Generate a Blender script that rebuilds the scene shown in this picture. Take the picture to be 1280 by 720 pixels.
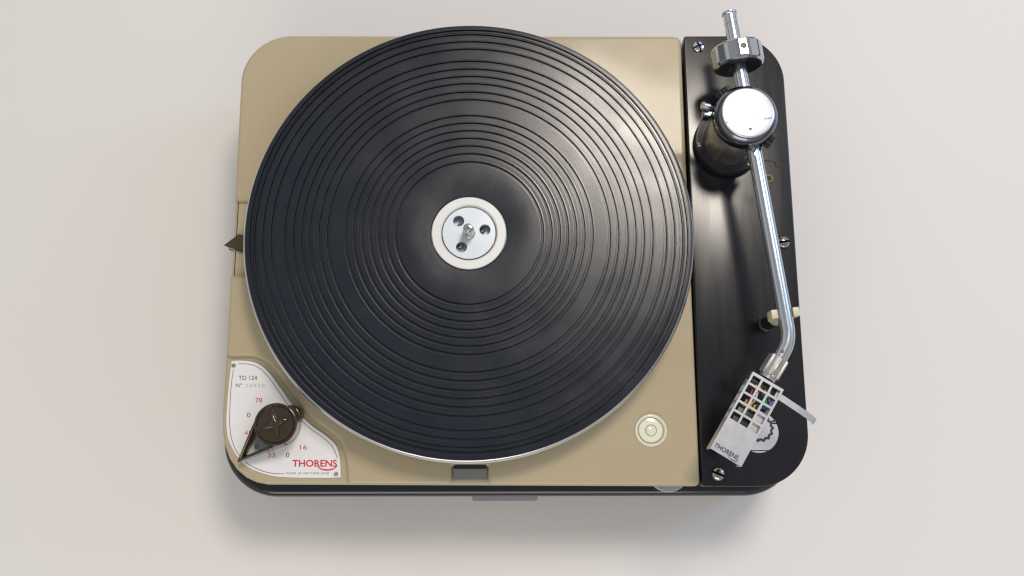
import bpy, bmesh, math, random
from mathutils import Vector, Matrix
random.seed(7)
for o in list(bpy.data.objects): bpy.data.objects.remove(o)
S = bpy.context.scene
COL = S.collection
PI = math.pi

# ---------------------------------------------------------------- camera (mm frame: chassis corner at 0,0; deck at z=0; table at -ZT)
ZT = 95.0
F_PX = 1150.0
CAM = Vector((191.7052, -311.4889, 625.6148))
RX, RY, RZ = 0.1937, -0.0059, -0.0017
ROT = Matrix.Rotation(RZ, 3, 'Z') @ Matrix.Rotation(RY, 3, 'Y') @ Matrix.Rotation(RX, 3, 'X')
def W(p): return Vector((p[0] * .001, p[1] * .001, (p[2] + ZT) * .001))
cd = bpy.data.cameras.new('camera'); cam = bpy.data.objects.new('camera', cd); COL.objects.link(cam)
cam.matrix_world = Matrix.Translation(W(CAM)) @ ROT.to_4x4()
cd.sensor_width = 36; cd.sensor_fit = 'HORIZONTAL'; cd.lens = F_PX / 1280 * 36
cd.clip_start = .01; cd.clip_end = 50
S.camera = cam

# ---------------------------------------------------------------- world, lamps, exposure
wd = bpy.data.worlds.new('World'); S.world = wd; wd.use_nodes = True
wn = wd.node_tree; bg = wn.nodes['Background']; bg.inputs[1].default_value = 1.0
wt = wn.nodes.new('ShaderNodeTexCoord'); wsx = wn.nodes.new('ShaderNodeSeparateXYZ'); wr = wn.nodes.new('ShaderNodeValToRGB')
wn.links.new(wt.outputs['Generated'], wsx.inputs[0]); wn.links.new(wsx.outputs[2], wr.inputs[0]); wn.links.new(wr.outputs[0], bg.inputs[0])
cr = wr.color_ramp; cr.interpolation = 'EASE'                      # an ordinary room: dim floor line, pale walls, duller ceiling
cr.elements[0].position = 0.0; cr.elements[0].color = (.10, .095, .09, 1)
cr.elements[1].position = 1.0; cr.elements[1].color = (.27, .29, .335, 1)
for q, c in ((.34, (.72, .70, .68)), (.70, (.42, .42, .42))):
    e = cr.elements.new(q); e.color = c + (1,)
def area(name, pos, target, sx, sy, power, col):
    ld = bpy.data.lights.new(name, 'AREA'); ld.shape = 'RECTANGLE'; ld.size = sx; ld.size_y = sy
    ld.energy = power; ld.color = col
    o = bpy.data.objects.new(name, ld); COL.objects.link(o)
    o.location = pos; d = Vector(target) - Vector(pos); o.rotation_euler = d.to_track_quat('-Z', 'Y').to_euler()
    return o
area('ceiling_lamp', (.64, .63, 1.9), (.2, -.15, .1), .54, .46, 21, (1.0, .91, .81))
area('front_fill', (.05, -1.6, 1.0), (.2, -.3, .0), 1.2, .7, 8, (1.0, .95, .87))  # unseen fill, added to lift the shadow in front of the plinth
area('window_light', (2.1, .55, 1.25), (.2, -.15, .1), .5, .9, 9, (.30, .50, 1.0))
S.view_settings.view_transform = 'Standard'; S.view_settings.look = 'None'
S.view_settings.gamma = 1; S.view_settings.exposure = 0
S.view_settings.use_curve_mapping = False
S.cycles.filter_width = 1.3

# ---------------------------------------------------------------- helpers
def px(x, y, z):
    d = ROT @ Vector(((x - 640) / F_PX, (360 - y) / F_PX, -1.0))
    t = (z - CAM.z) / d.z
    return CAM + d * t
def col(h):
    r = [int(h[i:i + 2], 16) / 255 for i in (0, 2, 4)]
    return tuple(c / 12.92 if c <= .04045 else ((c + .055) / 1.055) ** 2.4 for c in r) + (1,)

def mat(name, base, rough=.5, metal=0, coat=0, crough=.06, spec=.5, rvar=.08, cvar=.04, nscale=60, bump=0, bscale=400, trans=0, ior=1.5, stretch=None, speck=0):
    m = bpy.data.materials.new(name); m.use_nodes = True
    nt = m.node_tree; N = nt.nodes; L = nt.links; b = N['Principled BSDF']
    b.inputs['Metallic'].default_value = metal; b.inputs['IOR'].default_value = ior
    b.inputs['Specular IOR Level'].default_value = spec
    b.inputs['Coat Weight'].default_value = coat; b.inputs['Coat Roughness'].default_value = crough
    b.inputs['Transmission Weight'].default_value = trans
    tc = N.new('ShaderNodeTexCoord'); co = tc.outputs['Object']
    if stretch:
        mp = N.new('ShaderNodeMapping'); mp.inputs['Scale'].default_value = stretch; L.new(co, mp.inputs[0]); co = mp.outputs[0]
    n = N.new('ShaderNodeTexNoise'); n.inputs['Scale'].default_value = nscale; n.inputs['Detail'].default_value = 6; L.new(co, n.inputs['Vector'])
    mr = N.new('ShaderNodeMapRange'); mr.inputs['To Min'].default_value = max(0, rough - rvar); mr.inputs['To Max'].default_value = rough + rvar
    mr.inputs['From Min'].default_value = .3; mr.inputs['From Max'].default_value = .7
    L.new(n.outputs[0], mr.inputs['Value']); L.new(mr.outputs[0], b.inputs['Roughness'])
    mx = N.new('ShaderNodeMix'); mx.data_type = 'RGBA'
    mx.inputs[6].default_value = tuple(c * (1 - cvar) for c in base[:3]) + (1,)
    mx.inputs[7].default_value = tuple(min(1, c * (1 + cvar)) for c in base[:3]) + (1,)
    n2 = N.new('ShaderNodeTexNoise'); n2.inputs['Scale'].default_value = nscale * .37; n2.inputs['Detail'].default_value = 4; L.new(co, n2.inputs['Vector'])
    L.new(n2.outputs[0], mx.inputs[0])
    out = mx.outputs[2]
    if speck:                                       # fine settled dust
        n4 = N.new('ShaderNodeTexNoise'); n4.inputs['Scale'].default_value = 1500; n4.inputs['Detail'].default_value = 1; L.new(tc.outputs['Object'], n4.inputs['Vector'])
        r4 = N.new('ShaderNodeMapRange'); r4.inputs['From Min'].default_value = .68; r4.inputs['From Max'].default_value = .75; r4.inputs['To Max'].default_value = speck
        L.new(n4.outputs[0], r4.inputs['Value'])
        m4 = N.new('ShaderNodeMix'); m4.data_type = 'RGBA'; m4.inputs[7].default_value = (.45, .43, .4, 1)
        L.new(r4.outputs[0], m4.inputs[0]); L.new(out, m4.inputs[6]); out = m4.outputs[2]
    L.new(out, b.inputs['Base Color'])
    if bump:
        n3 = N.new('ShaderNodeTexNoise'); n3.inputs['Scale'].default_value = bscale; n3.inputs['Detail'].default_value = 5; L.new(co, n3.inputs['Vector'])
        bp = N.new('ShaderNodeBump'); bp.inputs['Strength'].default_value = bump; bp.inputs['Distance'].default_value = .0004
        L.new(n3.outputs[0], bp.inputs['Height']); L.new(bp.outputs[0], b.inputs['Normal'])
    return m

M = {}
M['table'] = mat('table_paint', (.735, .712, .682), .55, nscale=3, cvar=.018, rvar=.06, bump=.05, bscale=900, spec=.3)
M['enamel'] = mat('beige_enamel', (.44, .368, .238), .38, coat=.3, crough=.11, spec=.3, nscale=25, cvar=.025, rvar=.09, bump=.05, bscale=90, speck=.2)
M['plinth'] = mat('black_lacquer', (.008, .008, .011), .22, coat=.4, nscale=40, cvar=.2)
M['board'] = mat('black_stained_wood', (.0042, .0042, .0058), .22, nscale=90, cvar=.2, rvar=.025, spec=.65, bump=.02, bscale=230, stretch=(2.2, .16, 1), speck=.05)
M['rubber'] = mat('black_rubber', (.0038, .0066, .0125), .255, nscale=35, cvar=.25, rvar=.04, bump=.05, bscale=1500, speck=.11, spec=.65)
M['rim'] = mat('turned_aluminium', (.62, .62, .62), .3, metal=1, nscale=80)
M['hubring'] = mat('cream_ring_paint', (.74, .735, .71), .4, nscale=60)
M['hub'] = mat('zinc_hub', (.56, .61, .65), .45, metal=.5, nscale=30, cvar=.05)
M['steel'] = mat('steel', (.66, .65, .63), .18, metal=1, nscale=90)
M['chrome'] = mat('chrome', (.78, .79, .81), .13, metal=1, rvar=.03, nscale=60)
M['tube'] = mat('polished_arm_tube', (.55, .59, .63), .24, metal=1, rvar=.02, nscale=60)
M['weight'] = mat('polished_weight', (.50, .53, .57), .09, metal=1, rvar=.03, nscale=60)
M['screwsteel'] = mat('dull_screw_steel', (.40, .39, .37), .17, metal=1, nscale=90)
M['nickel'] = mat('brushed_nickel', (.50, .495, .48), .36, metal=1, nscale=220, stretch=(1, 1, .08), rvar=.08)
M['darksteel'] = mat('dark_polished_steel', (.16, .18, .21), .17, metal=1, nscale=70)
M['mirror'] = mat('polished_cap', (.97, .97, .97), .28, metal=1, rvar=.02)
M['blackmetal'] = mat('black_metal', (.012, .012, .014), .35, nscale=90, cvar=.2)
M['holeshade'] = mat('painted_hole_shade', (.006, .006, .007), .6)  # black colour standing in for the shade inside the bushing
M['plate'] = mat('white_dial_enamel', (.80, .795, .80), .3, coat=.3, nscale=40, cvar=.015)
M['brown'] = mat('brown_bakelite', (.034, .023, .008), .13, coat=.5, nscale=60, cvar=.2)
M['bronze'] = mat('olive_bronze', (.11, .085, .05), .22, metal=.7, nscale=60, cvar=.15)
M['ink'] = mat('black_ink', (.03, .03, .035), .5)
M['faint'] = mat('faded_ink', (.46, .46, .48), .5)
M['maroon'] = mat('maroon_ink', (.13, .02, .05), .5)
M['red'] = mat('red_ink', (.62, .012, .045), .45)
M['silver'] = mat('satin_silver', (.52, .525, .55), .38, metal=.65, nscale=200, rvar=.04, cvar=.015)
M['cream'] = mat('aged_cream_plastic', (.60, .56, .40), .35, nscale=80, cvar=.08)
M['level'] = mat('level_plastic', (.74, .72, .58), .25, coat=.4)
M['fluid'] = mat('level_fluid', (.78, .79, .62), .12, coat=.5)
M['glass'] = mat('smoked_glass', (.17, .175, .17), .10, coat=.6)
M['brass'] = mat('brass', (.12, .09, .055), .5, metal=1)
M['gold'] = mat('gold_pin', (.85, .55, .12), .25, metal=1)
M['wred'] = mat('red_wire', (.45, .02, .02), .4)
M['wgreen'] = mat('green_wire', (.01, .30, .10), .4)
M['wwhite'] = mat('white_wire', (.75, .74, .7), .4)
M['wblue'] = mat('blue_wire', (.05, .16, .40), .4)
M['cartwhite'] = mat('pale_cartridge', (.66, .64, .62), .35)
M['emblem'] = mat('pale_inlay', (.50, .50, .54), .35)
M['badge'] = mat('grey_badge', (.48, .48, .49), .35, metal=.6)

def obj(name, bm, m, parent=None, origin=None, angle=32, recalc=True):
    if recalc: bmesh.ops.recalc_face_normals(bm, faces=bm.faces)
    for v in bm.verts: v.co = W(v.co)
    if origin is None:
        xs = [v.co for v in bm.verts]
        lo = Vector([min(c[i] for c in xs) for i in range(3)]); hi = Vector([max(c[i] for c in xs) for i in range(3)])
        origin = (lo + hi) / 2; origin.z = lo.z
    else: origin = W(origin)
    for v in bm.verts: v.co -= origin
    me = bpy.data.meshes.new(name); bm.to_mesh(me); bm.free()
    me.shade_smooth()
    for f in me.polygons:
        if len(f.vertices) > 6: f.use_smooth = False
    me.set_sharp_from_angle(angle=math.radians(angle))
    me.materials.append(M[m] if isinstance(m, str) else m)
    o = bpy.data.objects.new(name, me); COL.objects.link(o)
    if parent:
        o.parent = parent; o.location = origin - WORLD[parent.name]
    else: o.location = origin
    WORLD[o.name] = origin.copy()
    return o
WORLD = {}
def empty(name, p, label, cat):
    o = bpy.data.objects.new(name, None); COL.objects.link(o); o.location = W(p); WORLD[o.name] = W(p)
    o.empty_display_size = .05; o['label'] = label; o['category'] = cat
    return o
def NB(): return bmesh.new()
ZV = Vector((0, 0, 1))

def rpoly(pts, seg=10):
    """pts: (x, y, r) -> rounded outline"""
    out = []; n = len(pts)
    for i in range(n):
        p = Vector(pts[i][:2]); r = pts[i][2]
        a = Vector(pts[i - 1][:2]); c = Vector(pts[(i + 1) % n][:2])
        if r <= 0: out.append(p); continue
        u = (a - p).normalized(); v = (c - p).normalized()
        ang = math.acos(max(-1, min(1, u.dot(v)))); t = min(r / math.tan(ang / 2), .49 * (a - p).length, .49 * (c - p).length); r2 = t * math.tan(ang / 2)
        cen = p + (u + v).normalized() * (r2 / math.sin(ang / 2))
        s = p + u * t - cen; e = p + v * t - cen
        a0 = math.atan2(s.y, s.x); a1 = math.atan2(e.y, e.x); d = (a1 - a0 + PI) % (2 * PI) - PI
        k = max(3, int(seg * max(1, r / 8)))
        for j in range(k + 1):
            th = a0 + d * j / k; out.append(cen + Vector((math.cos(th), math.sin(th))) * r2)
    res = [out[0]]
    for p in out[1:]:
        if (p - res[-1]).length > .02: res.append(p)
    return res
def offset(out, d):
    n = len(out); A = sum(out[i - 1].x * out[i].y - out[i].x * out[i - 1].y for i in range(n)); s = 1 if A > 0 else -1
    res = []
    for i in range(n):
        e1 = (out[i] - out[i - 1]).normalized(); e2 = (out[(i + 1) % n] - out[i]).normalized()
        n1 = Vector((-e1.y, e1.x)) * s; n2 = Vector((-e2.y, e2.x)) * s
        m = n1 + n2
        m = m.normalized() if m.length > 1e-6 else n1
        res.append(out[i] + m * d / max(.5, m.dot(n1)))
    return res
def slab(bm, out, layers):
    """layers [(inset, z)] bottom to top, capped"""
    rings = []
    for d, z in layers:
        o = offset(out, d) if abs(d) > 1e-9 else out
        rings.append([bm.verts.new((p.x, p.y, z)) for p in o])
    n = len(out)
    for a, b in zip(rings, rings[1:]):
        for i in range(n): bm.faces.new((a[i - 1], a[i], b[i], b[i - 1]))
    bm.faces.new(rings[0][::-1]); bm.faces.new(rings[-1])
def rnd(z1, r, n=4):
    return [(r * (1 - math.cos(t)), z1 - r + r * math.sin(t)) for t in [PI / 2 * k / n for k in range(n + 1)]]
def frame(d):
    d = d.normalized(); a = ZV if abs(d.z) < .95 else Vector((0, 1, 0))
    x = a.cross(d).normalized(); y = d.cross(x)
    return x, y, d
def lathe(bm, prof, seg, c, ax=ZV, phase=0, cap0=True, cap1=True):
    """prof [(r, h)] along axis from c"""
    c = Vector(c); x, y, d = (Vector((1, 0, 0)), Vector((0, 1, 0)), ZV) if ax is ZV else frame(ax)
    rings = []
    for r, h in prof:
        if r < 1e-6: rings.append([bm.verts.new(c + d * h)])
        else: rings.append([bm.verts.new(c + d * h + (x * math.cos(2 * PI * k / seg + phase) + y * math.sin(2 * PI * k / seg + phase)) * r) for k in range(seg)])
    for a, b in zip(rings, rings[1:]):
        for k in range(seg):
            k2 = (k + 1) % seg
            f = [a[k % len(a)], a[k2 % len(a)], b[k2 % len(b)], b[k % len(b)]]
            u = []
            for v in f:
                if v not in u: u.append(v)
            if len(u) > 2: bm.faces.new(u)
    if cap0 and len(rings[0]) > 1: bm.faces.new(rings[0][::-1])
    if cap1 and len(rings[-1]) > 1: bm.faces.new(rings[-1])
def sweep(bm, path, rad, seg=16, cap=True):
    path = [Vector(p) for p in path]; n = len(path)
    if not hasattr(rad, '__len__'): rad = [rad] * n
    prev = None; rings = []
    for i in range(n):
        t = (path[min(i + 1, n - 1)] - path[max(i - 1, 0)]).normalized()
        if prev is None: x, y, _ = frame(t)
        else:
            x = (prev - t * prev.dot(t)).normalized(); y = t.cross(x)
        prev = x
        rings.append([bm.verts.new(path[i] + (x * math.cos(2 * PI * k / seg) + y * math.sin(2 * PI * k / seg)) * rad[i]) for k in range(seg)])
    for a, b in zip(rings, rings[1:]):
        for k in range(seg): bm.faces.new((a[k - 1], a[k], b[k], b[k - 1]))
    if cap: bm.faces.new(rings[0][::-1]); bm.faces.new(rings[-1])
def crom(pts, k=8):
    pts = [Vector(p) for p in pts]; out = []
    for i in range(len(pts) - 1):
        p0 = pts[max(i - 1, 0)]; p1 = pts[i]; p2 = pts[i + 1]; p3 = pts[min(i + 2, len(pts) - 1)]
        for j in range(k):
            t = j / k
            out.append(.5 * ((2 * p1) + (p2 - p0) * t + (2 * p0 - 5 * p1 + 4 * p2 - p3) * t * t + (3 * p1 - p0 - 3 * p2 + p3) * t ** 3))
    out.append(pts[-1]); return out
def box(bm, o, e1, e2, e3, a, b, c, bev=0):
    """a,b,c ranges along the three axes"""
    vs = [bm.verts.new(o + e1 * a[i] + e2 * b[j] + e3 * c[k]) for i in (0, 1) for j in (0, 1) for k in (0, 1)]
    fs = [bm.faces.new([vs[i] for i in q]) for q in ((0, 1, 3, 2), (4, 6, 7, 5), (0, 4, 5, 1), (2, 3, 7, 6), (0, 2, 6, 4), (1, 5, 7, 3))]
    if bev: bmesh.ops.bevel(bm, geom=list({e for f in fs for e in f.edges}), offset=bev, segments=2, affect='EDGES', profile=.6)
def cells(bm, o, e1, e2, e3, xs, ys, solid, z0, z1):
    """plate with rectangular openings"""
    V = {}
    def v(i, j, k):
        if (i, j, k) not in V: V[i, j, k] = bm.verts.new(o + e1 * xs[i] + e2 * ys[j] + e3 * (z1 if k else z0))
        return V[i, j, k]
    nx, ny = len(xs) - 1, len(ys) - 1
    ok = lambda i, j: 0 <= i < nx and 0 <= j < ny and solid(i, j)
    for i in range(nx):
        for j in range(ny):
            if not ok(i, j): continue
            bm.faces.new((v(i, j, 1), v(i + 1, j, 1), v(i + 1, j + 1, 1), v(i, j + 1, 1)))
            bm.faces.new((v(i, j, 0), v(i, j + 1, 0), v(i + 1, j + 1, 0), v(i + 1, j, 0)))
            if not ok(i - 1, j): bm.faces.new((v(i, j, 0), v(i, j, 1), v(i, j + 1, 1), v(i, j + 1, 0)))
            if not ok(i + 1, j): bm.faces.new((v(i + 1, j, 0), v(i + 1, j + 1, 0), v(i + 1, j + 1, 1), v(i + 1, j, 1)))
            if not ok(i, j - 1): bm.faces.new((v(i, j, 0), v(i + 1, j, 0), v(i + 1, j, 1), v(i, j, 1)))
            if not ok(i, j + 1): bm.faces.new((v(i, j + 1, 0), v(i, j + 1, 1), v(i + 1, j + 1, 1), v(i + 1, j + 1, 0)))
def ribbon(bm, pts, w, z0, z1, closed=False):
    """flat printed line of width w (or list) in xy, from z0 to z1"""
    pts = [Vector((p[0], p[1])) for p in pts]; n = len(pts)
    ws = w if hasattr(w, '__len__') else [w] * n
    R = []
    for i in range(n):
        a = pts[i - 1] if (closed or i) else pts[i]; b = pts[(i + 1) % n] if (closed or i < n - 1) else pts[i]
        t = (b - a).normalized(); nn = Vector((-t.y, t.x)) * ws[i] / 2
        R.append([bm.verts.new((q.x, q.y, z)) for z in (z0, z1) for q in (pts[i] + nn, pts[i] - nn)])
    for i in range(n if closed else n - 1):
        a, b = R[i], R[(i + 1) % n]
        for q in ((0, 1), (1, 3), (3, 2), (2, 0)): bm.faces.new((a[q[0]], a[q[1]], b[q[1]], b[q[0]]))
    if not closed:
        for r in (R[0], R[-1]): bm.faces.new((r[0], r[1], r[3], r[2]))
def text(s, bl, br, tl, m, parent, name='lettering', thick=.05, bold=0, space=1):
    """string fitted to the parallelogram bl, br, tl (mm frame)"""
    cu = bpy.data.curves.new('t', 'FONT'); cu.body = s; cu.offset = bold; cu.resolution_u = 5; cu.space_character = space
    t = bpy.data.objects.new('t', cu); COL.objects.link(t)
    me = bpy.data.meshes.new_from_object(t.evaluated_get(bpy.context.evaluated_depsgraph_get()))
    bpy.data.objects.remove(t); bpy.data.curves.remove(cu)
    x0 = min(v.co.x for v in me.vertices); x1 = max(v.co.x for v in me.vertices)
    y0 = min(v.co.y for v in me.vertices); y1 = max(v.co.y for v in me.vertices)
    e1 = br - bl; e2 = tl - bl; nrm = e1.cross(e2).normalized()
    bm = NB(); bm.from_mesh(me); bpy.data.meshes.remove(me)
    for v in bm.verts: v.co = bl + e1 * ((v.co.x - x0) / (x1 - x0)) + e2 * ((v.co.y - y0) / (y1 - y0)) + nrm * thick
    return obj(name, bm, m, parent, recalc=False)
def screw(name, c, r, parent, m='steel', h=1.6, slot=30, cross=False, washer=False):
    """domed screw with a real slot: two half domes on a base disc"""
    c = Vector(c); bm = NB()
    lathe(bm, [(r, -1), (r, -.1), (r * .96, 0)], 28, c)
    n = 28; hw = r * .15
    a = math.radians(slot); ex = Vector((math.cos(a), math.sin(a), 0)); ey = Vector((-math.sin(a), math.cos(a), 0))
    prof = [(1.0, -.5)] + [(math.sin(t), math.cos(t)) for t in (PI / 2, 1.25, .95, .65, .35, .12)]
    quads = [(1, 1), (1, -1), (-1, 1), (-1, -1)] if cross else [(0, 1), (0, -1)]
    for sx, sy in quads:
        rings = []
        for q, hh in prof:
            ring = []
            t0, t1 = ((0, PI / 2) if sx else (0, PI))
            for k in range(11):
                th = t0 + (t1 - t0) * k / 10
                x = math.cos(th) * q * (r * .95); y = math.sin(th) * q * (r * .95)
                if sx: x = max(x, hw) * sx; y = max(y, hw) * sy
                else: y = max(y, hw) * sy
                ring.append(bm.verts.new(c + ex * x + ey * y + ZV * (.3 * h + hh * .75 * h)))
            rings.append(ring)
        for A, B in zip(rings, rings[1:]):
            for k in range(10): bm.faces.new((A[k], A[k + 1], B[k + 1], B[k]))
            bm.faces.new((A[-1], A[0], B[0], B[-1]))
        bm.faces.new(rings[-1])
    bmesh.ops.remove_doubles(bm, verts=bm.verts, dist=1e-5)
    return obj(name, bm, m, parent)

# ---------------------------------------------------------------- surface
bm = NB(); box(bm, Vector((190, -160, -ZT)), Vector((1, 0, 0)), Vector((0, 1, 0)), ZV, (-1500, 1500), (-1200, 1300), (-25, 0))
t = obj('table_surface', bm, 'table'); t['kind'] = 'structure'

# ---------------------------------------------------------------- turntable
TT = empty('turntable', (197, -161, -ZT), 'beige vintage turntable with black plinth, round platter and white dial plate, on pale table', 'turntable')

def P2(x, y, r, z): p = px(x, y, z); return (p.x, p.y, r)
# plinth
zp = -38
lft, rgt = px(280.5, 560, zp).x, px(996, 560, zp).x
fr, bk = px(640, 620.5, zp).y, -3
pl = rpoly([(lft, bk, 36), (rgt, bk, 36), (rgt, fr, 40), (lft, fr, 40)], 14)
bm = NB(); slab(bm, pl, [(3, -ZT), (1, -ZT + 1), (0, -ZT + 3)] + rnd(-33, 5, 8))
plinth = obj('plinth', bm, 'plinth', TT)
a, b = px(590, 624, -55), px(672, 624, -55)
bm = NB(); yf = px(630, 627, -55).y
o2 = rpoly([(a.x, yf, 1.6), (b.x, yf, 1.6), (b.x, fr + .6, .1), (a.x, fr + .6, .1)], 6)
slab(bm, o2, [(.4, -62), (0, -61.5), (0, -54.5), (.5, -54)])
obj('front_plate', bm, 'badge', plinth)
# levelling wheels between plinth and chassis
for wx, wy in ((px(835, 588, -28).x, px(835, 588, -28).y), (60, -285), (60, -40), (300, -40)):
    bm = NB(); prof = [(14.4, -33.2), (15, -32.6), (15, -28.4), (14.4, -27.8), (5, -27.8), (5, -20)]
    lathe(bm, prof, 80, (wx, wy, 0))
    for v in bm.verts:
        d = Vector((v.co.x - wx, v.co.y - wy))
        if d.length > 14.7 and int(round(math.atan2(d.y, d.x) / (2 * PI) * 80)) % 2: v.co.x -= d.x * .025; v.co.y -= d.y * .025
    obj('leveling_wheel', bm, 'rim', TT)

# chassis: lower tray and raised deck, one casting
z = -4
low = rpoly([P2(304, 44, 36, z), P2(851.2, 45, 5, z), P2(875, 608, 4, z), P2(334, 605.8, 0, z)] +
            [P2(x, y, 0, z) for x, y in ((320, 603), (307, 597), (295.5, 587), (286, 573), (280, 556), (277.5, 540), (277.3, 520))] +
            [P2(282.2, 446, 0, z), P2(287.7, 346, 2, z), P2(288.9, 342, 2, z), P2(294.0, 254, 2, z), P2(293.2, 250, 2, z)], 12)
bm = NB(); slab(bm, low, [(1.2, -23), (.2, -22)] + rnd(-4, 2.6, 6))
dial_edge = [(433, 592), (431, 570), (424, 551.5), (409, 537.5), (392.5, 526), (379, 512.5), (366.5, 496.5), (356, 481), (344, 464.5), (332.5, 453), (318, 446.5), (303, 445.6)]
dk = [P2(303.5, 43.3, 36, 0), P2(851.5, 44.3, 5, 0), P2(875.5, 608, 4, 0), P2(610, 606.8, 3.4, 0), P2(609.5, 583, 1, 0), P2(565.5, 583, 1, 0), P2(564.5, 606.3, 3.4, 0), P2(433.5, 605.8, 3.4, 0)]
dc = crom([Vector(P2(x, y, 0, 0)) for x, y in dial_edge], 5)
dk += [(p.x, p.y, 0) for p in dc]
dk += [P2(282, 446, 3.4, 0), P2(287.6, 344.5, 3.4, 0), P2(326, 343, 1.5, 0), P2(326, 253, 1.5, 0), P2(292.8, 251, 3.4, 0)]
deck = rpoly(dk, 12)
slab(bm, deck, [(.4, -8)] + rnd(0, 3.0, 8))
chassis = obj('chassis', bm, 'enamel', TT, angle=40)

# strobe window in the front notch
bm = NB()
a, b = px(566.3, 585, -1), px(608.7, 585, -1); y1 = px(587, 584, -1).y; y0 = px(587, 599.5, -1).y
vs = [bm.verts.new(p) for p in ((a.x, y0, -6), (b.x, y0, -6), (b.x, y1, -6), (a.x, y1, -6), (a.x, y0, -2.6), (b.x, y0, -2.6), (b.x, y1, -.4), (a.x, y1, -.4))]
for q in ((3, 2, 1, 0), (4, 5, 6, 7), (0, 1, 5, 4), (1, 2, 6, 5), (2, 3, 7, 6), (3, 0, 4, 7)): bm.faces.new([vs[i] for i in q])
bmesh.ops.bevel(bm, geom=list(bm.edges), offset=.35, segments=2, affect='EDGES')
sw = obj('strobe_window', bm, 'glass', TT)
bm = NB(); ym = y1 - 1.2
box(bm, Vector((0, 0, 0)), Vector((1, 0, 0)), Vector((0, 1, 0)), ZV, (a.x + .6, b.x - .6), (ym, y1 + 1), (-3, .2), .2)
obj('window_bezel', bm, 'blackmetal', sw)

# platter
PC = Vector((166.6877, -156.5747, 0)); MZ = 28.0
bm = NB()
prof = [(20, 7), (146, 7), (149.6, 7.6), (150.2, 8.6), (150.2, 21.5), (149.9, 23.6), (149.2, 25.1), (148.2, 26.0), (147.4, 26.2), (146.8, 25.6), (146.6, 24.5), (25.4, 24.5), (25.4, 22), (20, 22)]
PS = 1.013
prof = [(r_ * PS if r_ > 30 else r_, h_) for r_, h_ in prof]
lathe(bm, prof + [prof[0]], 220, PC, cap0=False, cap1=False)
bmesh.ops.remove_doubles(bm, verts=bm.verts, dist=1e-4)
platter = obj('platter', bm, 'rim', TT, origin=(PC.x, PC.y, 7))
bm = NB(); lathe(bm, [(128, -1), (128, 7.5)], 96, PC); obj('inner_platter', bm, 'rim', platter)
bm = NB(); lathe(bm, [(18.5, 20), (24.9, 20), (24.9, 27.7), (24.5, 28.2), (19.6, 28.3), (18.9, 27.8), (18.5, 27.0), (18.5, 20)], 96, PC, cap0=False, cap1=False)
bmesh.ops.remove_doubles(bm, verts=bm.verts, dist=1e-4)
obj('hub_ring', bm, 'hubring', platter)
# hub disc with three real holes
bm = NB(); seg = 96
HO = [(math.radians(a), 10.9) for a in (130, 12, 243)]; hr = 3.75
def disc_holes(bm, zt, zb, R):
    loops = []
    def ring(cx, cy, r, n, z): return [bm.verts.new((cx + r * math.cos(2 * PI * k / n), cy + r * math.sin(2 * PI * k / n), z)) for k in range(n)]
    for z in (zt, zb):
        outer = ring(PC.x, PC.y, R, seg, z); hs = [ring(PC.x + q * math.cos(a), PC.y + q * math.sin(a), hr, 28, z) for a, q in HO]
        ed = []
        for L in [outer] + hs:
            for k in range(len(L)): ed.append(bm.edges.new((L[k - 1], L[k])))
        bmesh.ops.triangle_fill(bm, edges=ed, use_beauty=True, use_dissolve=False)
        loops.append([outer] + hs)
    for A, B in zip(*loops):
        for k in range(len(A)): bm.faces.new((A[k - 1], A[k], B[k], B[k - 1]))
disc_holes(bm, 27.4, 24.6, 17.7)
obj('hub_disc', bm, 'hub', platter)
bm = NB(); lathe(bm, [(18.55, 19.5), (18.55, 20.5), (0, 20.5)], 64, PC); obj('bearing_plate', bm, 'hub', platter)
for (a, q), da in zip(HO, (-.9, -1.4, 2.6)):
    c = (PC.x + q * math.cos(a) + 2.1 * math.cos(a + PI + da * .4), PC.y + q * math.sin(a) + 2.1 * math.sin(a + PI + da * .4), 20.6)
    screw('screw', c, 2.0, platter, 'steel', 2.2, slot=40)
bm = NB()
lathe(bm, [(4.3, 24), (4.3, 29), (4.0, 29.6), (3.75, 29.8), (3.75, 37.5), (3.55, 39.2), (3.0, 41), (2.5, 41.8), (2.1, 42), (.95, 42), (.85, 41.6), (.85, 39.5), (0, 39.5)], 40, PC)
obj('spindle', bm, 'steel', platter)

# rubber mat: a thing lying on the platter
grooves = [143.9, 140.6, 135.4, 129.9, 121.0, 115.2, 109.8, 104.5, 98.4, 92.9, 81.4, 76.0, 70.6, 65.2, 59.8, 54.3, 48.6]
def matz(r):
    if r < 44: u = (44 - r) / 18.5; return MZ - .75 * u * u * (1.5 - .5 * u)
    return MZ
pr = [(25.5, 24.6), (25.5, matz(25.5) - .3)]
r = 25.9; pts = []
while r < 46: pts.append((r, matz(r))); r += 1.5
for g in sorted(grooves):
    w = .86
    pts += [(g - w - .75, MZ), (g - w - .55, MZ), (g - w - .12, MZ - .03), (g - w * .7, MZ - 1.3), (g + w * .7, MZ - 1.3), (g + w + .1, MZ + .04), (g + w + .4, MZ + .09), (g + w + .75, MZ + .02), (g + w + .85, MZ), (g + w + 1.1, MZ)]
pts += [(146.4, MZ), (147.6, MZ - .15), (148.1, MZ - .7), (148.1, 26.35), (146.4, 25.2), (146.4, 24.6)]
pr += pts
pr = [(r_ * PS if r_ > 30 else r_, h_) for r_, h_ in pr]
bm = NB(); lathe(bm, pr + [pr[0]], 288, PC, cap0=False, cap1=False)
bmesh.ops.remove_doubles(bm, verts=bm.verts, dist=1e-4)
mt = obj('platter_mat', bm, 'rubber', None, origin=(PC.x, PC.y, 24.6), angle=28)
mt['label'] = 'black rubber mat with concentric grooves lying on the turntable platter'; mt['category'] = 'mat'

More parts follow.
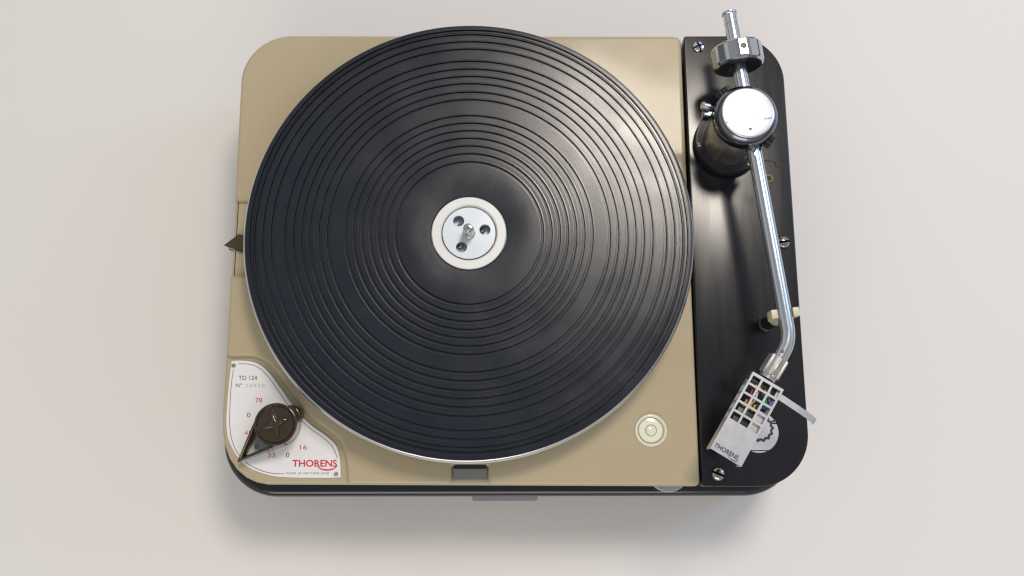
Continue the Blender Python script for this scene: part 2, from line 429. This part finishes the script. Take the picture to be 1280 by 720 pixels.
# dial plate
def zd(x, y, z=-3.0): return px(280 + x / 4.2333, 440 + y / 4.2353, z)
c1 = [(40, 46), (100, 45), (160, 54), (208, 80), (250, 122), (300, 190), (345, 255), (400, 325), (460, 385), (530, 435), (590, 490), (612, 560), (618, 664)]
c2 = [(618, 664), (520, 667), (300, 662), (205, 643), (120, 605), (60, 540), (22, 460), (12, 380), (15, 300), (25, 170), (40, 46)]
ol = crom([zd(*p) for p in c1], 6)[:-1] + crom([zd(*p) for p in c2], 6)[:-1]
ol = [Vector((p.x, p.y)) for p in ol]
bm = NB(); slab(bm, ol, [(0, -4.3), (0, -3.25), (.25, -3.0)])
plate = obj('dial_plate', bm, 'plate', TT)
for p in ((51, 73), (593, 648)): screw('screw', zd(*p), 1.5, plate, 'nickel', 1.0, slot=35)
z0, z1 = -3.03, -2.96
for path in ([(76, 62), (140, 66), (190, 88), (235, 132), (285, 202), (335, 275), (395, 345), (455, 404), (520, 450), (572, 500), (600, 560)],
             [(50, 92), (38, 180), (31, 300), (30, 380), (38, 450), (58, 510), (85, 552)],
             [(112, 582), (150, 607), (210, 632), (260, 643), (320, 645)]):
    bm = NB(); ribbon(bm, crom([zd(*p) for p in path], 6), .38, z0, z1); obj('border_line', bm, 'maroon', plate)
def dtext(s, x0, y0, x1, y1, m, **k): return text(s, zd(x0, y1), zd(x1, y1), zd(x0, y0), m, plate, **k)
dtext('TD 124', 77, 126, 175, 148, 'ink')
dtext('N', 63, 167, 82, 187, 'ink'); dtext('o', 86, 166, 96, 174, 'ink')
dtext('26938', 113, 168, 215, 187, 'faint', space=1.3)
dtext('78', 166, 243, 203, 268, 'red'); dtext('0', 122, 321, 140, 346, 'ink'); dtext('45', 108, 417, 146, 441, 'red')
dtext('0', 163, 490, 181, 515, 'ink'); dtext('33', 232, 533, 270, 558, 'red'); dtext('0', 328, 533, 346, 558, 'ink'); dtext('16', 403, 493, 439, 517, 'red')
dtext('1/3', 250, 518, 265, 529, 'red')
dtext('THORENS', 362, 571, 598, 608, 'red', bold=.022)
bm = NB(); sp = crom([zd(*p) for p in ((487, 600), (505, 615), (535, 624), (568, 622), (592, 610), (600, 598))], 8)
ribbon(bm, sp, [.25 + .75 * math.sin(PI * min(1, i / (len(sp) - 1) * 1.05)) for i in range(len(sp))], z0, z1); obj('swoosh', bm, 'red', plate)
dtext('MADE IN SWITZERLAND', 331, 636, 556, 648, 'ink', space=1.35)

# speed selector knob
KT = 15.0; K = px(343.8, 530.4, KT); K.z = 0
TIP = px(297.7, 576.2, 5); TIP.z = 0
bm = NB()
lathe(bm, [(13.2, -3.2), (13.4, 6), (13.9, 12), (14.1, 14.0), (13.8, 14.8), (13.2, KT), (12.6, KT), (12.3, KT - .5), (12.2, KT - 1.1), (11.9, KT - 1.3), (11.6, KT - .9), (10.5, KT - .7), (0, KT - .7)], 72, K)
knob = obj('speed_knob', bm, 'brown', TT)
bm = NB(); ang = (24, 106, 200, 287); tips = []
cen = bm.verts.new(K + ZV * (KT + 1.65))
star = []
for i in range(4):
    a0 = ang[i]; d = (ang[(i + 1) % 4] - a0) % 360
    for k in range(10):
        u = k / 10; th = math.radians(a0 + d * u)
        e = abs(2 * u - 1)                                   # 1 at the arm, 0 between arms
        star.append((th, 3.5 + 7.1 * e ** 2.9))
for lvl, (sc_, hh) in enumerate(((1.0, -.75), (.94, .4), (.82, 1.1), (.5, 1.5), (.2, 1.6))):
    ring = [bm.verts.new(K + Vector((math.cos(t) * q * sc_, math.sin(t) * q * sc_, KT + hh))) for t, q in star]
    if lvl:
        for k in range(len(ring)): bm.faces.new((prev[k - 1], prev[k], ring[k], ring[k - 1]))
    prev = ring
for k in range(len(prev)): bm.faces.new((prev[k - 1], prev[k], cen))
obj('star_relief', bm, 'brown', knob, angle=60)
# hollow tear-drop pointer
bm = NB(); dv = TIP - K; D = dv.length; al = math.atan2(dv.y, dv.x); be = math.acos(13.2 / D)
def tear(r, tipd):
    b2 = math.acos(min(1, r / tipd)); pts = []
    T = K + Vector((math.cos(al), math.sin(al), 0)) * tipd
    for s in (1, -1):
        A = K + Vector((math.cos(al + s * b2), math.sin(al + s * b2), 0)) * r
        seq = [A.lerp(T, k / 14) for k in range(15)]
        pts.append(seq)
    return pts[0] + pts[1][::-1][1:]
outer = tear(13.9, D + 1.2); inner = tear(12.2, D - 4.2)
R = []
for o_, i_ in zip(outer, inner):
    f = max(0, min(1, ((o_ - K).length - 13.9) / (D - 13))); zt = 13.2 - 8.2 * f ** .9
    R.append([bm.verts.new((p.x, p.y, zz)) for p, zz in ((o_, -2.6), (o_, zt - .4), (o_.lerp(i_, .3), zt), (o_.lerp(i_, .7), zt), (i_, zt - .4), (i_, -2.6))])
for A, B in zip(R, R[1:]):
    for k in range(6): bm.faces.new((A[k - 1], A[k], B[k], B[k - 1]))
for A in (R[0], R[-1]): bm.faces.new(A)
obj('pointer', bm, 'brown', knob, angle=50)
lob = px(364, 519, 5); lob.z = 0; dv2 = lob - K; a2 = math.atan2(dv2.y, dv2.x)
ol2 = [Vector((lob.x + 6.8 * math.cos(a2 + t), lob.y + 6.8 * math.sin(a2 + t))) for t in [-1.4 + 2.8 * k / 16 for k in range(17)]]
ol2 += [Vector((K.x + 13.3 * math.cos(a2 + t), K.y + 13.3 * math.sin(a2 + t))) for t in [1.4 + (2 * PI - 2.8) * k / 30 for k in range(31)]]
bm = NB(); slab(bm, ol2, [(0, -2.9)] + rnd(6.5, 2, 5)); obj('fine_speed_lever', bm, 'brown', knob, angle=50)

# pitch pointer on the left side
zt = -1.5
A, B, C = px(281, 306.5, zt - 3), px(298.5, 293.5, zt), px(301.5, 314.5, zt)
E_ = px(325, 304, zt)
bm = NB()
F1 = px(299, 318, -9)                                            # lower edge of the metal facet
top = [Vector((A.x, A.y, -4.2)), Vector((C.x, C.y, -1.4)), Vector((C.x + 12, C.y + .5, -1.4)), Vector((B.x + 12, B.y - .5, -1.4)), Vector((B.x, B.y, -1.4))]
bot = [Vector((A.x + 1.2, A.y - 1.2, -12)), Vector((F1.x, F1.y, -12)), Vector((C.x + 12, F1.y, -12)), Vector((B.x + 12, B.y, -12)), Vector((B.x, B.y + .2, -12))]
tv = [bm.verts.new(p) for p in top]; bv = [bm.verts.new(p) for p in bot]
bm.faces.new(tv); bm.faces.new(bv[::-1])
for k in range(5): bm.faces.new((tv[k - 1], tv[k], bv[k], bv[k - 1]))
bmesh.ops.triangulate(bm, faces=bm.faces)
bmesh.ops.bevel(bm, geom=[e for e in bm.edges if e.calc_face_angle(0) > .4], offset=.35, segments=2, affect='EDGES')
obj('pitch_lever', bm, 'bronze', TT, angle=20)

# bubble level
BL = px(813.8, 538, 1)
BL.z = 0
bm = NB(); lathe(bm, [(11.0, -1), (11.0, .5), (10.6, 1.2), (9.9, 1.4), (9.2, 1.1), (8.8, .3), (8.6, -.5), (8.6, -1)], 72, BL, cap0=False, cap1=False)
lv = obj('bubble_level', bm, 'level', TT)
bm = NB(); lathe(bm, [(8.7, -1), (8.7, -.2), (7.5, .15), (4, .45), (0, .55)], 64, BL, cap0=True); obj('level_glass', bm, 'fluid', lv)
for rr, w_, n_ in ((8.3, .25, 64), (3.7, .28, 48)):
    bm = NB(); zz = .14 if rr > 5 else .5
    ribbon(bm, [(BL.x + rr * math.cos(2 * PI * k / n_), BL.y + rr * math.sin(2 * PI * k / n_)) for k in range(n_)], w_, -.3, zz + .1 if rr < 5 else .05, True); obj('level_circle', bm, mat('level_mark', (.16, .17, .10), .4) if rr > 5 else 'ink', lv)
bm = NB(); lathe(bm, [(2.6, .3), (2.3, .75), (1.4, 1.0), (0, 1.1)], 32, BL + Vector((-.6, -.3, 0))); obj('bubble', bm, 'level', lv)

# armboard
AZ = -1.0
ab = rpoly([P2(854.6, 45, 2, AZ), P2(976.6, 44.5, 45, AZ), P2(1015, 608.5, 37, AZ), P2(878, 608.5, 2, AZ)], 16)
bm = NB(); slab(bm, ab, [(.6, -18), (0, -17.4)] + rnd(AZ, .9, 4))
board = obj('armboard', bm, 'board', TT)
bm = NB(); slab(bm, offset(ab, 14), [(0, -33.3), (0, -17.8)]); obj('board_riser', bm, 'plinth', TT)
bp = lambda x, y, z=AZ: px(x, y, z)
screw('screw', bp(873, 59), 4.6, board, 'chrome', 2.6, slot=20, cross=True)
screw('screw', bp(979.3, 303), 4.7, board, 'screwsteel', 2.8, slot=8)
screw('screw', bp(897.5, 592.5), 4.8, board, 'screwsteel', 3.0, slot=-22)
bm = NB(); lathe(bm, [(3.2, -3), (3.2, .3), (2.9, .5), (1.9, .5), (1.6, .2), (1.6, -3)], 32, bp(961, 223) , cap0=False, cap1=False); bh = obj('bushing', bm, 'brass', board)
bm = NB(); lathe(bm, [(1.65, 0), (1.65, .08), (0, .08)], 24, bp(961, 223)); obj('hole_shade_disc', bm, 'holeshade', board)  # flat black disc, the hole's shade painted on the board
bm = NB(); lathe(bm, [(.9, 0), (.8, .25), (.4, .3), (0, .2)], 16, bp(960, 237)); obj('pin', bm, 'steel', board)
# round inlay under the cartridge
EC = bp(947.5, 540); EC.z = AZ; er = 13.8
def ezoom(x, y): p = px(870 + x / 4.5, 440 + y / 4.5, AZ); return p
ytop = ezoom(430, 356).y; ybot = ezoom(340, 552).y
def segp(y0, y1, r=er, n=24):
    s0 = math.asin(max(-1, min(1, (y0 - EC.y) / r))); s1 = math.asin(max(-1, min(1, (y1 - EC.y) / r)))
    R_ = [(EC.x + r * math.cos(s0 + (s1 - s0) * k / n), EC.y + r * math.sin(s0 + (s1 - s0) * k / n)) for k in range(n + 1)]
    Lf = [(2 * EC.x - x, y) for x, y in R_[::-1]]
    return [Vector(p) for p in R_ + Lf]
ymid = ezoom(430, 402).y
for y0, y1 in ((ybot, ymid - .45), (ymid + .45, ytop), (EC.y - er * .999, ybot - .7)):
    bm = NB(); slab(bm, segp(y0, y1), [(0, AZ - .2), (0, AZ + .12)]); obj('inlay', bm, 'emblem', board)
GC = ezoom(360, 428)
def gear(r0, r1, n=14):
    o_ = []
    for k in range(n * 6):
        t_ = 2 * PI * k / (n * 6); o_.append(Vector((GC.x + (r0 + (r1 - r0) * (.5 + .5 * math.cos(n * t_))) * math.cos(t_), GC.y + (r0 + (r1 - r0) * (.5 + .5 * math.cos(n * t_))) * math.sin(t_))))
    return o_
bm = NB(); slab(bm, gear(8.4, 9.6), [(0, AZ - .2), (0, AZ + .2)]); g_ = obj('inlay_gear', bm, 'ink', board)
bm = NB(); slab(bm, gear(6.6, 7.4), [(0, AZ - .2), (0, AZ + .28)]); obj('inlay_gear', bm, 'emblem', board)
bm = NB(); a, b, c = ezoom(420, 388), ezoom(448, 378), ezoom(440, 398)
slab(bm, [Vector(a[:2]), Vector(b[:2]), Vector(c[:2])], [(0, AZ - .1), (0, AZ + .2)]); obj('inlay_mark', bm, 'ink', board)

# ---------------------------------------------------------------- tonearm
TZ = 58.0
TC = px(935, 141, TZ); TC.z = 0
TA = empty('tonearm', (TC.x, TC.y, AZ), 'chrome tonearm with bright round-capped tower, mounted on the black armboard', 'tonearm')
bm = NB(); lathe(bm, [(24, AZ), (24.2, 1), (24.2, 5), (23.6, 6.2), (20.5, 6.6), (19, 7)], 80, TC); fl = obj('base_flange', bm, 'blackmetal', TA)
for a in (188, 68, 308):
    c = TC + Vector((21.6 * math.cos(math.radians(a)), 21.6 * math.sin(math.radians(a)), 6.0)); screw('bolt', c, 1.7, fl, 'steel', 1.2, slot=a)
bm = NB(); lathe(bm, [(18.2, 6), (18.6, 7), (18.6, 42), (18.0, 43), (18.0, 47)], 96, TC); obj('tower', bm, 'nickel', TA)
bm = NB(); lathe(bm, [(17, 45), (20.2, 45), (20.7, 45.8), (20.7, 53.5), (20.2, 54.6), (18.0, 57.4), (17.5, 57.7), (15, 57.7)], 120, TC); bz = obj('bezel', bm, 'darksteel', TA)
for a in (152, 165, 176, 188, 201):
    c = TC + Vector((20.72 * math.cos(math.radians(a)), 20.72 * math.sin(math.radians(a)), 51.2)); bm = NB()
    n_ = Vector((math.cos(math.radians(a)), math.sin(math.radians(a)), 0)); lathe(bm, [(.55, -.3), (.55, .12), (0, .15)], 14, c, n_); obj('index_dot', bm, 'wwhite', bz)
bm = NB(); lathe(bm, [(17.2, 57.5), (17.2, 58.0), (16.8, 58.5), (16.2, 58.7), (0, 58.75)], 120, TC); cp = obj('cap', bm, 'mirror', TA)
def tz(x, y, z): return px(860 + x / 5.536, 90 + y / 5.538, z)
text('MADE IN SWITZERLAND', tz(265, 357, 58.78), tz(582, 325, 58.78), tz(264, 343, 58.78), mat('cap_engraving', (.25, .25, .26), .5), cp, thick=.03, space=1.2, bold=.03)
bm = NB(); c = tz(433, 393, 58.7); lathe(bm, [(.95, 0), (.95, .2), (.5, .35), (0, .2)], 20, c); obj('cap_pin', bm, 'darksteel', cp)
# side lever with a small chrome knob
bm = NB(); c0 = tz(175, 250, 47); c1 = tz(118, 236, 49)
sweep(bm, [c0.lerp(TC + Vector((0, 0, 47)), .4), c0, c1], [1.5, 1.6, 1.6], 14); lk = obj('side_lever', bm, 'darksteel', TA)
d_ = (c1 - c0).normalized(); bm = NB(); lathe(bm, [(2.3, -3.2), (2.7, -2.8), (2.7, 1.6), (2.3, 2.2), (0, 2.3)], 28, c1, d_); obj('lever_knob', bm, 'chrome', lk)
bm = NB(); c2 = tz(120, 300, 42); box(bm, c2, Vector((1, 0, 0)), Vector((0, 1, 0)), ZV, (-2.2, 6), (-2.5, 2.5), (-4, 4), .5); obj('lever_bracket', bm, 'darksteel', lk)
# knurled pivot screws
for p, n_ in (((222, 112), 1), ((575, 480), -1)):
    c = tz(*p, 46); d_ = (c - TC - ZV * 46); d_.z = 0; d_.normalize()
    bm = NB(); lathe(bm, [(3.4, -9), (3.4, -2.5), (5.0, -2.2), (5.4, -1.6), (5.4, 1.6), (5.0, 2.2), (2.2, 2.3), (2.0, 1.4), (0, 1.4)], 36, TC + ZV * 46 + d_ * 22.5, d_)
    x_, y_, _ = frame(d_)
    for v in bm.verts:
        q = v.co - (TC + ZV * 46); lx, ly = q.dot(x_), q.dot(y_); rr = math.hypot(lx, ly)
        if rr > 4.9:
            k = int(round(math.atan2(ly, lx) / (2 * PI) * 36)) % 3
            if k == 0: v.co -= (x_ * lx + y_ * ly) * .16
    obj('pivot_screw', bm, 'blackmetal', TA, angle=20)

# arm axis
ZA = 41.0
T0 = px(911.5, 16, ZA); T1 = px(978.6, 383, ZA); AU = (T1 - T0).normalized()
def on_axis(y): return min((T0.lerp(T1, k / 400) for k in range(401)), key=lambda p: abs(px_of(p)[1] - y))
def px_of(p):
    q = ROT.transposed() @ (p - CAM); return (640 + F_PX * q.x / -q.z, 360 - F_PX * q.y / -q.z)
near = on_axis(150)
LT = (near - T0).length
bm = NB()
lathe(bm, [(4.2, 0), (5.2, .15), (5.3, .9), (5.0, 1.6), (4.6, 2.0), (4.6, 8.6), (4.35, 8.8), (4.35, 9.4), (4.6, 9.6), (4.75, 15), (4.75, LT - 22), (4.4, LT - 21.6), (4.4, LT - 21), (4.75, LT - 20.6), (4.75, LT)], 48, T0, AU)
obj('rear_shaft', bm, 'tube', TA)
wc = on_axis(71); bm = NB(); n_ = 14
prof = [(5.3, -5.5), (10.5, -5.8), (13.2, -7.2), (15.2, -7.2), (17.0, -6.2), (17.4, -5.2), (17.4, 5.8), (17.0, 6.8), (15.6, 7.9), (14.6, 8.0), (13.2, 7.4), (12.6, 5.2), (7, 4.6), (5.3, 4.6)]
# facets: polygonal outer wall with fluted corners
seg = n_ * 6
c_ = Vector(wc); x_, y_, d_ = frame(AU); rings = []
ph = math.atan2(Vector((0, 0, 1)).dot(y_), Vector((0, 0, 1)).dot(x_))
for r, h in prof:
    ring = []
    for k in range(seg):
        t_ = 2 * PI * k / seg; u = (k % 6) / 6; loc = abs(u - .5) * 2
        rr = r
        if r > 14.9:
            rr = r * math.cos(PI / n_) / math.cos((u - .5) * 2 * PI / n_) if u else r * .985
            if u == 0: rr = r - .35
        ring.append(bm.verts.new(c_ + d_ * h + (x_ * math.cos(t_ + ph - PI / n_) + y_ * math.sin(t_ + ph - PI / n_)) * rr))
    rings.append(ring)
for A, B in zip(rings, rings[1:]):
    for k in range(seg): bm.faces.new((A[k - 1], A[k], B[k], B[k - 1]))
for k in range(seg): bm.faces.new((rings[-1][k - 1], rings[-1][k], rings[0][k], rings[0][k - 1]))
cw = obj('counterweight', bm, 'weight', TA, angle=9)
bm = NB(); lathe(bm, [(15.0, 7.6), (15.0, 8.15), (14.4, 8.2), (12.5, 7.2), (6, 6.4), (5, 5.6)], 60, wc, AU, cap0=False, cap1=False); obj('weight_face', bm, 'blackmetal', cw)
uptop = wc + ZV * 16.95
bm = NB(); lathe(bm, [(2.0, -.2), (2.0, .15), (1.5, .25), (1.3, .05), (0, .05)], 6 * 4, uptop); ss = obj('set_screw', bm, 'blackmetal', cw)

# arm tube
pth = [on_axis(178), on_axis(230), on_axis(290), on_axis(345), px(978.4, 380, ZA)]
bend = [px(982.3, 402, ZA), px(984.4, 416, ZA), px(983.0, 430, ZA), px(977.5, 442.5, ZA - .3), px(970.5, 453.5, ZA - .6)]
full = [pth[0].lerp(pth[-1], k / 16) for k in range(16)] + crom([pth[-1]] + bend, 8)
bm = NB(); sweep(bm, full, 4.75, 32); tube = obj('arm_tube', bm, 'tube', TA)
bm = NB(); c = px(944.5, 192.5, ZA + 4.6); lathe(bm, [(1.3, -1), (1.3, .2), (.9, .5), (0, .55)], 18, c); obj('rivet', bm, 'steel', tube)
bm = NB(); c = px(978.2, 439, ZA + 4.4); lathe(bm, [(1.0, -1), (1.0, .15), (.5, .3), (0, .1)], 18, c); obj('locating_pin', bm, 'darksteel', tube)
bm = NB(); cst = on_axis(186); lathe(bm, [(5.5, -6), (5.6, 0), (5.2, .8), (4.8, 1)], 40, cst, AU); obj('tube_collar', bm, 'darksteel', TA)
# thin wire hook beside the tower
zw = 36
w = [tz(395, 600, zw), tz(520, 609, zw), tz(570, 617, zw), tz(612, 627, zw)]
cc = tz(626, 643, zw); w += [cc + Vector((1.75 * math.cos(t_), 1.75 * math.sin(t_), 0)) for t_ in [2.0 - 2 * PI * k / 14 for k in range(15)]]
bm = NB(); sweep(bm, w, .5, 8); obj('wire_hook', bm, 'blackmetal', TA, angle=80)

# connector collar
cA = px(974, 447.5, ZA - .6); cB = px(960.5, 469.5, ZA - 1.4); CU = (cB - cA); CL = CU.length; CU.normalize()
bm = NB(); seg = 48
lathe(bm, [(5.0, -.2), (6.3, 0), (6.6, .5), (6.6, CL - .7), (6.2, CL - .1), (5.4, CL), (5.4, CL + 2.4)], seg, cA, CU)
x_, y_, _ = frame(CU)
for v in bm.verts:
    q = v.co - cA; lx, ly = q.dot(x_), q.dot(y_)
    if math.hypot(lx, ly) > 6.0 and int(round(math.atan2(ly, lx) / (2 * PI) * seg)) % 6 == 0: v.co -= (x_ * lx + y_ * ly) * .15
obj('collar', bm, 'nickel', TA, angle=20)

# headshell: local frame e1 towards the front, e2 to the right edge, origin mid back edge
HZ = 43.5
q = [px(940.9, 464.6, HZ), px(980.4, 486.9, HZ), px(925.6, 583.4, HZ), px(888.9, 560.2, HZ)]
HB = (q[0] + q[1]) / 2; HF = (q[2] + q[3]) / 2
E1 = (HF - HB).normalized(); E2 = (ZV.cross(E1)).normalized()
if E2.dot(q[1] - q[0]) < 0: E2 = -E2
HW = (q[1] - q[0]).length / 2 * .985; HLn = (HF - HB).length
bm = NB()
bw = 1.4; pitch = 6.55; nr = 5
xs = [0, 1.9]
for k in range(nr): xs += [1.9 + k * pitch + (pitch - bw), 1.9 + (k + 1) * pitch]
xs += [HLn - 5, HLn]
cw_ = (2 * HW - 4 * bw) / 3; ys = [-HW]
for k in range(3): ys += [ys[-1] + bw, ys[-1] + bw + cw_]
ys += [HW]
cells(bm, HB, E1, E2, ZV, xs, ys, lambda i, j: not (i % 2 == 1 and j % 2 == 1 and i < 2 * nr), -1.3, 0)
bmesh.ops.bevel(bm, geom=[e for e in bm.edges if len(e.link_faces) == 2 and e.calc_face_angle(0) > 1], offset=.22, segments=2, affect='EDGES')
hs = obj('headshell', bm, 'silver', TA, angle=30)
xs2 = xs[:]
for s in (-1, 1):
    bm = NB()
    cells(bm, HB + E2 * s * (HW - .45), E1, ZV, E2 * s, xs2, [-11.5, -9.6, -5.9, -4.8, -1.6, -.9], lambda i, j: not (i % 2 == 1 and j in (1, 3) and i < 2 * nr), -.55, .45)
    obj('side_wall', bm, 'silver', hs)
bm = NB(); box(bm, HB, E1, E2, ZV, (.3, 1.5), (-HW + 1.1, HW - 1.1), (-9, -1.0), .2); obj('back_wall', bm, 'silver', hs)
bm = NB(); lathe(bm, [(1.9, -1), (2.1, .3), (1.6, .9), (0, 1)], 20, HB + E1 * 3.2 - E2 * (HW + .3) - ZV * 4.6, -E2); obj('screw', bm, 'brass', hs)
def hz(x, y, z): return px(870 + x / 4.5, 440 + y / 4.5, z)
text('THORENS', hz(99, 531, HZ + .02), hz(231, 609, HZ + .02), hz(112, 508, HZ + .02), 'ink', hs, bold=.025)
bm = NB(); sp = crom([hz(x, y, HZ) for x, y in ((178, 580), (188, 595), (204, 608), (221, 615), (234, 613), (239, 605))], 6)
ribbon(bm, sp, [.15 + .4 * math.sin(PI * i / (len(sp) - 1)) for i in range(len(sp))], HZ - .02, HZ + .05); obj('swoosh', bm, 'ink', hs)
# finger lift
f0 = hz(478, 256, HZ - 2.5); f1 = hz(650, 372, HZ - 3); f2 = hz(668, 392, HZ - 5.5)
fd = (f1 - f0); fd.z = 0; fd.normalize(); fn = Vector((-fd.y, fd.x, 0)) * 2.0
bm = NB(); R = []
for p, zz in ((f0 - fd * 4, 0), (f0, 0), (f0.lerp(f1, .5), .35), (f1 - fd * 1.2, .1), (f1 + fd * .6, -.5), (f2 + fd * .3, -.3)):
    R.append([bm.verts.new(p + fn * s + ZV * (zz + h)) for s, h in ((-1, -.8), (1, -.8), (1, 0), (-1, 0))])
for A, B in zip(R, R[1:]):
    for k in range(4): bm.faces.new((A[k - 1], A[k], B[k], B[k - 1]))
bm.faces.new(R[0]); bm.faces.new(R[-1])
bmesh.ops.bevel(bm, geom=[e for e in bm.edges if len(e.link_faces) == 2 and e.calc_face_angle(0) > 1], offset=.2, segments=2, affect='EDGES')
obj('finger_lift', bm, 'silver', hs)
# cartridge and wiring inside the shell
def H(a, b, c): return HB + E1 * a + E2 * b + ZV * c
bm = NB(); box(bm, HB, E1, E2, ZV, (20, 49), (-7.5, 7.5), (-9, -3.6), .5); box(bm, HB, E1, E2, ZV, (24, 48), (-6.5, 6.5), (-17, -8.8), .8)
obj('cartridge', bm, 'blackmetal', hs)
bm = NB(); box(bm, HB, E1, E2, ZV, (19, 36), (3.2, 9.3), (-10, -2.6), .5); obj('cartridge_block', bm, 'cartwhite', hs)
bm = NB(); box(bm, HB, E1, E2, ZV, (1.6, 6.2), (-8.5, 8.5), (-9, -3.5), .4); obj('terminal_block', bm, 'blackmetal', hs)
for i, (m_, b0, b1, side) in enumerate((('wred', -4.5, -5.2, -4.2), ('wwhite', -1.5, -1.6, -1.0), ('wgreen', 2.0, .8, 5.2), ('wblue', 5, 3.6, 7.6))):
    bm = NB(); sweep(bm, crom([H(6, b0, -5), H(9, b0 + side * .15, -3.6), H(12.5, side * 1.15, -3.0), H(15.5, side * .9, -3.2), H(17.5, b1, -4.4), H(20, b1, -5.2)], 6), .62, 10); obj('wire', bm, m_, hs, angle=80)
    bm = NB(); lathe(bm, [(.95, 0), (.95, 4.6), (.6, 5.0)], 14, H(17.2, b1, -3.4), E1); obj('contact_pin', bm, 'gold', hs)
    bm = NB(); lathe(bm, [(.7, 0), (.7, 3.4)], 12, H(5.6, b0, -3.2), E1); obj('contact_pin', bm, 'gold', hs)

# arm rest: post and cream clip under the tube
rc = on_axis(391) if False else px(980.2, 392, ZA)
AR = Vector((rc.x, rc.y, 0)); TDir = Vector((AU.x, AU.y, 0)).normalized(); TS = Vector((TDir.y, -TDir.x, 0))
if TS.x < 0: TS = -TS
bm = NB(); lathe(bm, [(6, AZ), (6, 1), (4.6, 2), (4.6, 22), (4.2, 23)], 40, AR); rest = obj('arm_rest', bm, 'blackmetal', TA)
bm = NB(); lathe(bm, [(5.0, 22), (5.0, 32), (4.4, 33)], 40, AR); obj('rest_sleeve', bm, 'cream', rest)
bm = NB(); box(bm, AR, TS, TDir, ZV, (-8.6, 8.6), (-3, 3), (32, 36.2), .5); obj('rest_clip', bm, 'cream', rest)
for s in (-1, 1):
    bm = NB(); box(bm, AR + TS * s * 7.1, TS, TDir, ZV, (-2.1, 2.1), (-2.9, 2.9), (34, 44.5), .6); obj('clip_prong', bm, 'cream', rest)
